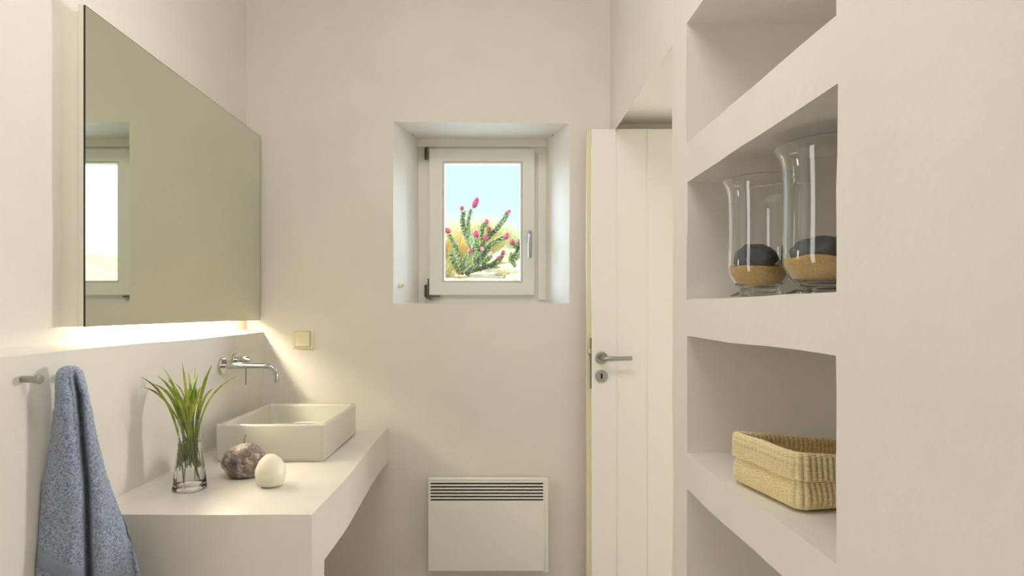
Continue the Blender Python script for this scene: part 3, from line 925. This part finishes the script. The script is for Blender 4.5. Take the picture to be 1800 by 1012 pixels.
stone('small_pebble', hv2 + Vector((0.030, -0.056, 0.062)), (0.028, 0.014, 0.013), 8, M['grey_stone'], 'pale grey pebble beside the dark stone in the taller vase')

# ================================================================== CROCHET BASKET
bc = Vector((0.690, 1.232, Z(-0.383) + 0.003)); brot = math.radians(10)
bhx, bhy = 0.130, 0.105
bk = thing('crochet_basket', bc, 'cream crocheted soft basket with a folded cuff on the niche shelf', 'basket')
def basket_surface(profile, ribs, amp, seg=1100, stitch=0.0, closed0=False, corner=0.02):
    """profile: (outset, height fraction 0..1, rib weight)"""
    bm = bmesh.new()
    base = rrect(0, 0, bhx, bhy, corner, 0, n=10)
    # resample to even arc length
    per = [0.0]
    for a, b in zip(base, base[1:] + base[:1]): per.append(per[-1] + (b - a).length)
    tot = per[-1]
    pts = []
    j = 0
    for i in range(seg):
        s = tot * i / seg
        while per[j + 1] < s: j += 1
        a = base[j]; b = base[(j + 1) % len(base)]
        t = (s - per[j]) / max(1e-9, per[j + 1] - per[j])
        pts.append(a.lerp(b, t))
    nr = []
    for i in range(seg):
        tg = pts[(i + 3) % seg] - pts[i - 3]
        nr.append(Vector((tg.y, -tg.x, 0)).normalized())
    rings = []
    for jj, (off, h, w) in enumerate(profile):
        ring = []
        for i in range(seg):
            u = i / seg
            p = pts[i]
            # rim height: tall at the room side, sagging towards the far inner corner
            top = 0.110 - 0.016 * (p.x / bhx + 1) / 2 - 0.012 * max(0, p.y / bhy) * max(0, (p.x / bhx + 1) / 2)
            lean = 0.006 * math.sin(7 * u * 2 * math.pi) * h
            rib = abs(math.sin(math.pi * ribs * u + 0.5 * h)) ** 0.45 - 0.6
            st = math.sin(jj * math.pi) * 0
            o_ = off + lean * 0.5 + amp * w * rib + stitch * w * math.sin(h * 2 * math.pi * 26 + (int(ribs * u) % 2) * math.pi) 
            q = p + nr[i] * o_
            x = q.x * math.cos(brot) - q.y * math.sin(brot); y = q.x * math.sin(brot) + q.y * math.cos(brot)
            ring.append(bm.verts.new((bc.x + x, bc.y + y, bc.z + h * top)))
        rings.append(ring)
    for A, B in zip(rings, rings[1:]):
        for i in range(seg):
            k = (i + 1) % seg; bm.faces.new((A[i], A[k], B[k], B[i]))
    return bm, rings
def curve_prof(keys, n):
    out = []
    for i in range(n + 1):
        t = i / n * (len(keys) - 1)
        a = min(int(t), len(keys) - 2); f = t - a
        p0 = keys[max(a - 1, 0)]; p1 = keys[a]; p2 = keys[a + 1]; p3 = keys[min(a + 2, len(keys) - 1)]
        out.append(tuple(0.5 * (2 * p1[c] + (p2[c] - p0[c]) * f + (2 * p0[c] - 5 * p1[c] + 4 * p2[c] - p3[c]) * f * f + (3 * p1[c] - p0[c] - 3 * p2[c] + p3[c]) * f ** 3) for c in range(3)))
    return out
body = curve_prof([(-0.030, 0.0, 0.0), (-0.006, 0.0, 0.3), (0.003, 0.05, 0.6), (0.008, 0.16, 1), (0.007, 0.32, 1), (0.001, 0.50, 1), (-0.004, 0.62, 1), (-0.005, 0.9, 0.8)], 110)
bm, rg = basket_surface(body, 80, 0.0060, stitch=0.0018)
bm.faces.new(rg[0][::-1])
obj('basket_body', bm, M['crochet'], bk, angle=180)
cuff = curve_prof([(-0.012, 0.06, 0.6), (-0.011, 0.4, 0.8), (-0.010, 0.75, 1), (-0.009, 0.93, 1), (-0.004, 1.0, 0.5), (0.003, 1.0, 0.4), (0.008, 0.95, 0.8), (0.009, 0.75, 1), (0.010, 0.58, 1), (0.009, 0.53, 0.5), (0.004, 0.53, 0.3)], 130)
bm, rg = basket_surface(cuff, 80, 0.0060, stitch=0.0018)
obj('basket_cuff', bm, M['crochet'], bk, angle=180)

# ================================================================== GARDEN OUTSIDE
def ground_z(x, y):
    prof = [(2.9, -0.30), (4.0, -0.05), (4.55, 0.225), (4.9, 0.27), (6.0, 0.45), (8.0, 0.84), (9.5, 0.98), (12, 0.7), (40, -1.0)]
    h = prof[-1][1]
    for a, b in zip(prof, prof[1:]):
        if a[0] <= y <= b[0]:
            h = a[1] + (b[1] - a[1]) * (y - a[0]) / (b[0] - a[0]); break
    return Z(h) + 0.035 * noise.noise(Vector((x * 2.5, y * 2.5, 1))) + 0.02 * noise.noise(Vector((x * 7, y * 7, 4)))
bm = bmesh.new()
ysg = [2.97 + 0.06 * i for i in range(110)] + [9.7 + 0.8 * i for i in range(36)]
xsg = [-9 + 0.5 * i for i in range(15)] + [-1.6 + 0.07 * i for i in range(46)] + [1.8 + 0.5 * i for i in range(18)]
g = [[bm.verts.new((x, y, ground_z(x, y))) for x in xsg] for y in ysg]
for A, B in zip(g, g[1:]):
    for i in range(len(A) - 1): bm.faces.new((A[i], A[i + 1], B[i + 1], B[i]))
o = obj('garden_ground', bm, M['sand']); o['kind'] = 'structure'
o = obj('wall_glare', newbox(2.1, 3.7, 7.2, 7.5, 0.3, 4.3), M['bounce_white'], smooth=False); o['kind'] = 'structure'  # added wall out of direct view, giving white glare in the mirrored pane

o = obj('floor_bounce', newbox(-3.0, 1.2, 2.96, 4.35, Z(-0.36), Z(-0.05)), M['bounce_white'], smooth=False); o['kind'] = 'structure'  # unseen white slab, added to bounce light up into the window recess

def zz(zx, zy, d):  # a point seen in the close-up of the pane
    return at(760 + zx / 4.4, 270 + zy / 4.4, d)

def bezier_pts(ps, n=10):
    out = []
    for a in range(len(ps) - 1):
        p0 = ps[max(a - 1, 0)]; p1 = ps[a]; p2 = ps[a + 1]; p3 = ps[min(a + 2, len(ps) - 1)]
        for i in range(n):
            f = i / n
            out.append(0.5 * (2 * p1 + (p2 - p0) * f + (2 * p0 - 5 * p1 + 4 * p2 - p3) * f * f + (3 * p1 - p0 - 3 * p2 + p3) * f ** 3))
    out.append(ps[-1])
    return out

rc = random.Random(11)
def cactus_stem(keys, r, parent, leaves=True):
    P = bezier_pts([zz(*k) for k in keys], 8)
    n = len(P)
    rad = [r * (0.75 + 0.25 * math.sin(math.pi * i / (n - 1))) * (1 + 0.20 * (-1) ** i) for i in range(n)]
    bm = bmesh.new(); tube(bm, P, rad, 9)
    st = obj('cactus_stem', bm, M['cactus'], parent)
    # short fleshy leaves spiralling round the stem, a part with a colour of its own
    bm = bmesh.new()
    for i in range(n - 1):
        a, b = P[i], P[i + 1]
        tg = (b - a).normalized()
        s_ = tg.cross(Vector((0.2, 1, 0.1))).normalized(); q = s_.cross(tg)
        for k in range(9):
            th = rc.uniform(0, 6.28)
            d = s_ * math.cos(th) + q * math.sin(th)
            p = a.lerp(b, rc.random()) + d * r * 0.8
            L_ = rc.uniform(0.012, 0.026)
            tip = p + (d * 0.75 + tg * 0.9) * L_
            ax = tg.cross(d).normalized() * 0.0036
            vs = [bm.verts.new(p - ax), bm.verts.new(p + ax), bm.verts.new(p + d * 0.003 - tg * 0.003), bm.verts.new(tip)]
            for f in ((0, 1, 2), (0, 3, 1), (1, 3, 2), (2, 3, 0)): bm.faces.new([vs[x] for x in f])
    o = obj('cactus_leaves', bm, M['cactus_leaf'], st, smooth=False)
    return st
def bud(zx, zy, d, rx, ry, tilt, parent, m='pink'):
    bm = bmesh.new()
    c = zz(zx, zy, d); k = 1 / 4.4 / F * d
    rx *= k * 0.9; ry *= k * 0.9
    rot = Matrix.Rotation(tilt, 3, 'Y')
    bmesh.ops.create_icosphere(bm, subdivisions=2, radius=1.0)
    for v in bm.verts: v.co = rot @ Vector((v.co.x * rx * .8, v.co.y * rx * .8, v.co.z * ry * .85)) + c
    # petals as overlapping scales
    for i in range(int(26 * max(1, ry / rx))):
        u = (i + .5) / int(26 * max(1, ry / rx)); a = i * 2.4
        zt = 1 - 2 * u; rr = math.sqrt(max(0, 1 - zt * zt))
        nrm = Vector((rr * math.cos(a), rr * math.sin(a), zt))
        base = Vector((nrm.x * rx * .75, nrm.y * rx * .75, nrm.z * ry * .8))
        tg = Vector((-math.sin(a), math.cos(a), 0)) * rx * 0.32
        up = Vector((0, 0, 1)) * rx * 0.5
        pts = [base - tg, base + tg, base + nrm * rx * 0.42 + up]
        f = [bm.verts.new(rot @ p + c) for p in pts] + [bm.verts.new(rot @ (base + nrm * rx * .1 - up * .4) + c)]
        for t_ in ((0, 1, 2), (0, 2, 3), (1, 3, 2)): bm.faces.new([f[x] for x in t_])
    obj('flower_bud', bm, M[m], parent, smooth=False)

d0 = 5.0
base = zz(235, 930, 4.9); base.z = ground_z(base.x, base.y)
ca = thing('flowering_cactus', base, 'large green cholla cactus with pink buds filling the middle of the window', 'cactus')
stems = [
    ([(235, 935, 4.92), (215, 840, 4.93), (185, 740, 4.95), (132, 628, 4.95)], 0.018),
    ([(215, 930, 4.9), (160, 830, 4.85), (142, 745, 4.85)], 0.018),
    ([(230, 920, 4.95), (265, 800, 4.98), (325, 730, 5.0), (345, 650, 5.0)], 0.019),
    ([(262, 930, 5.0), (335, 860, 5.05), (390, 780, 5.1), (400, 700, 5.15)], 0.026),
    ([(385, 800, 5.1), (400, 690, 5.2), (480, 600, 5.2), (545, 520, 5.2), (577, 468, 5.2)], 0.020),
    ([(330, 880, 4.95), (310, 720, 5.2), (285, 600, 5.3), (278, 520, 5.3), (300, 430, 5.3)], 0.013),
    ([(300, 720, 5.25), (255, 620, 5.3), (233, 530, 5.3), (240, 445, 5.3)], 0.021),
    ([(400, 720, 5.15), (380, 630, 5.15), (390, 560, 5.15), (415, 545, 5.15)], 0.017),
    ([(395, 650, 5.2), (440, 640, 5.2), (440, 600, 5.2)], 0.018),
    ([(380, 860, 5.0), (400, 790, 5.0), (450, 705, 5.0), (500, 672, 5.0), (555, 648, 5.0)], 0.018),
    ([(300, 905, 4.95), (400, 880, 4.9), (470, 855, 4.9), (512, 815, 4.9)], 0.021),
    ([(350, 890, 4.9), (420, 820, 4.85), (450, 790, 4.85)], 0.018),
    ([(420, 880, 4.9), (500, 850, 4.95), (545, 775, 4.95)], 0.012),
    ([(345, 760, 4.98), (380, 720, 4.98), (405, 672, 4.98)], 0.014),
    ([(262, 870, 4.85), (285, 810, 4.85), (297, 765, 4.85)], 0.014),
    ([(350, 800, 4.95), (350, 720, 4.95), (340, 660, 4.95)], 0.018),
]
for keys, r in stems: cactus_stem(keys, r, ca)
for b_ in [(330, 385, 5.3, 28, 52, 0.42), (228, 425, 5.3, 20, 17, 0), (582, 455, 5.2, 20, 26, 0.9), (122, 597, 4.95, 27, 27, -0.9), (338, 628, 4.97, 28, 33, 0),
           (420, 530, 5.12, 20, 22, 0), (440, 588, 5.15, 20, 20, 0), (410, 660, 4.97, 26, 19, 0), (572, 640, 4.98, 27, 27, 0.3), (297, 752, 4.84, 22, 20, 0),
           (547, 765, 4.94, 19, 17, 0), (515, 807, 4.88, 17, 17, 0)]:
    bud(*b_, ca)
for b_ in [(383, 740, 4.95, 20, 18, 0), (450, 780, 4.84, 19, 18, 0), (375, 866, 4.85, 11, 11, 0)]:
    bud(*b_, ca, 'pale_pink')
base = zz(650, 840, 5.6); base.z = ground_z(base.x, base.y)
cb = thing('small_cactus', base, 'smaller pink-budded cactus at the right edge of the pane', 'cactus')
for keys, r in [([(640, 880, 5.5), (625, 800, 5.5), (660, 740, 5.5), (615, 690, 5.5)], 0.016), ([(640, 820, 5.5), (690, 760, 5.5), (665, 690, 5.5)], 0.016),
                ([(640, 860, 5.5), (600, 820, 5.5), (615, 770, 5.5)], 0.012)]:
    cactus_stem(keys, r, cb)
bud(615, 686, 5.45, 24, 22, 0.5, cb)
bud(672, 680, 5.45, 18, 18, 0.2, cb)

def tuft(name, base, n, length, spread, m, label, seed, lean=(0, 0), w=0.0016):
    rr = random.Random(seed)
    bm = bmesh.new()
    for i in range(n):
        th = rr.uniform(0, 2 * math.pi); el = rr.random() ** 0.6 * spread
        L_ = length * rr.uniform(0.6, 1.05)
        d = Vector((math.cos(th) * math.sin(el) + lean[0], math.sin(th) * math.sin(el) + lean[1], math.cos(el))).normalized()
        b0 = base + Vector((rr.gauss(0, .05), rr.gauss(0, .05), -0.02))
        side = Vector((rr.uniform(-1, 1), rr.uniform(-.4, .4), 0)).normalized() * w
        prev = None
        for k in range(6):
            t = k / 5
            p = b0 + d * L_ * t + Vector((d.x, d.y, 0)) * L_ * 0.35 * t * t - Vector((0, 0, 1)) * L_ * 0.22 * t * t * math.sin(el)
            s_ = side * (1 - 0.8 * t)
            row = [bm.verts.new(p - s_), bm.verts.new(p + s_)]
            if prev: bm.faces.new((prev[0], prev[1], row[1], row[0]))
            prev = row
    return tag(obj(name, bm, m, smooth=False, recalc=False), label, 'grass')
def on_ground(zx, zy, d):
    p = zz(zx, zy, d); p.z = ground_z(p.x, p.y); return p
tuft('grass_tuft', on_ground(120, 880, 5.7), 3600, 0.60, 1.15, M['dry_grass'], 'big golden feathery grass clump at the left of the pane', 1)
tuft('grass_tuft', on_ground(400, 800, 7.0), 2600, 0.56, 0.85, M['green_grass'], 'golden green grass clump behind the middle of the cactus', 2, w=0.002)
tuft('grass_tuft', on_ground(560, 800, 5.1), 260, 0.10, 1.1, M['green_grass'], 'low sparse grass tuft on the sand right of the cactus foot', 3)
tuft('grass_tuft', on_ground(60, 900, 4.9), 700, 0.26, 1.0, M['green_grass'], 'short yellow green grass at the bottom left of the pane', 4)
tuft('spiky_shrub', on_ground(640, 760, 8.2), 240, 0.50, 0.8, M['shrub'], 'grey green spiky shrub far behind at the right edge of the pane', 5, w=0.005)
def garden_rock(zx, d, r, seed, label):
    p = on_ground(zx, 900, d); p.z -= r[2] * 0.6
    tag(obj('garden_rock', rock_shape(p, r[0], r[1], r[2], seed, amp=0.25, fs=1.4), M['rock']), label, 'rock', 'rocks on the garden sand')
garden_rock(640, 4.72, (0.085, 0.06, 0.055), 21, 'large pale rock at the bottom right corner of the pane')
garden_rock(500, 4.6, (0.11, 0.06, 0.030), 22, 'flat pale rock at the bottom of the pane right of the cactus foot')
garden_rock(330, 4.66, (0.045, 0.04, 0.030), 23, 'small rock in front of the cactus foot')
garden_rock(130, 4.62, (0.075, 0.05, 0.030), 24, 'low rock at the bottom left of the pane')
for zx_, d_, k_, lb_ in ((275, 4.7, .8, 'tiny stone just left of the cactus foot'), (420, 4.72, 1.0, 'small stone on the sand under the lowest right cactus arm'),
                         (585, 4.95, 1.2, 'small stone behind the large pale corner rock'), (530, 5.4, 1.1, 'small stone on the bare sand slope right of the cactus'),
                         (600, 5.3, 1.4, 'small stone at the foot of the smaller cactus'), (490, 5.9, 1.5, 'small stone high on the slope behind the cactus arms')):
    garden_rock(zx_, d_, (0.030 * k_, 0.024 * k_, 0.018 * k_), 30 + zx_ * 0.01, lb_)
garden_rock(560, 6.3, (0.16, 0.10, 0.10), 25, 'sandy boulder on the slope behind the cactus')
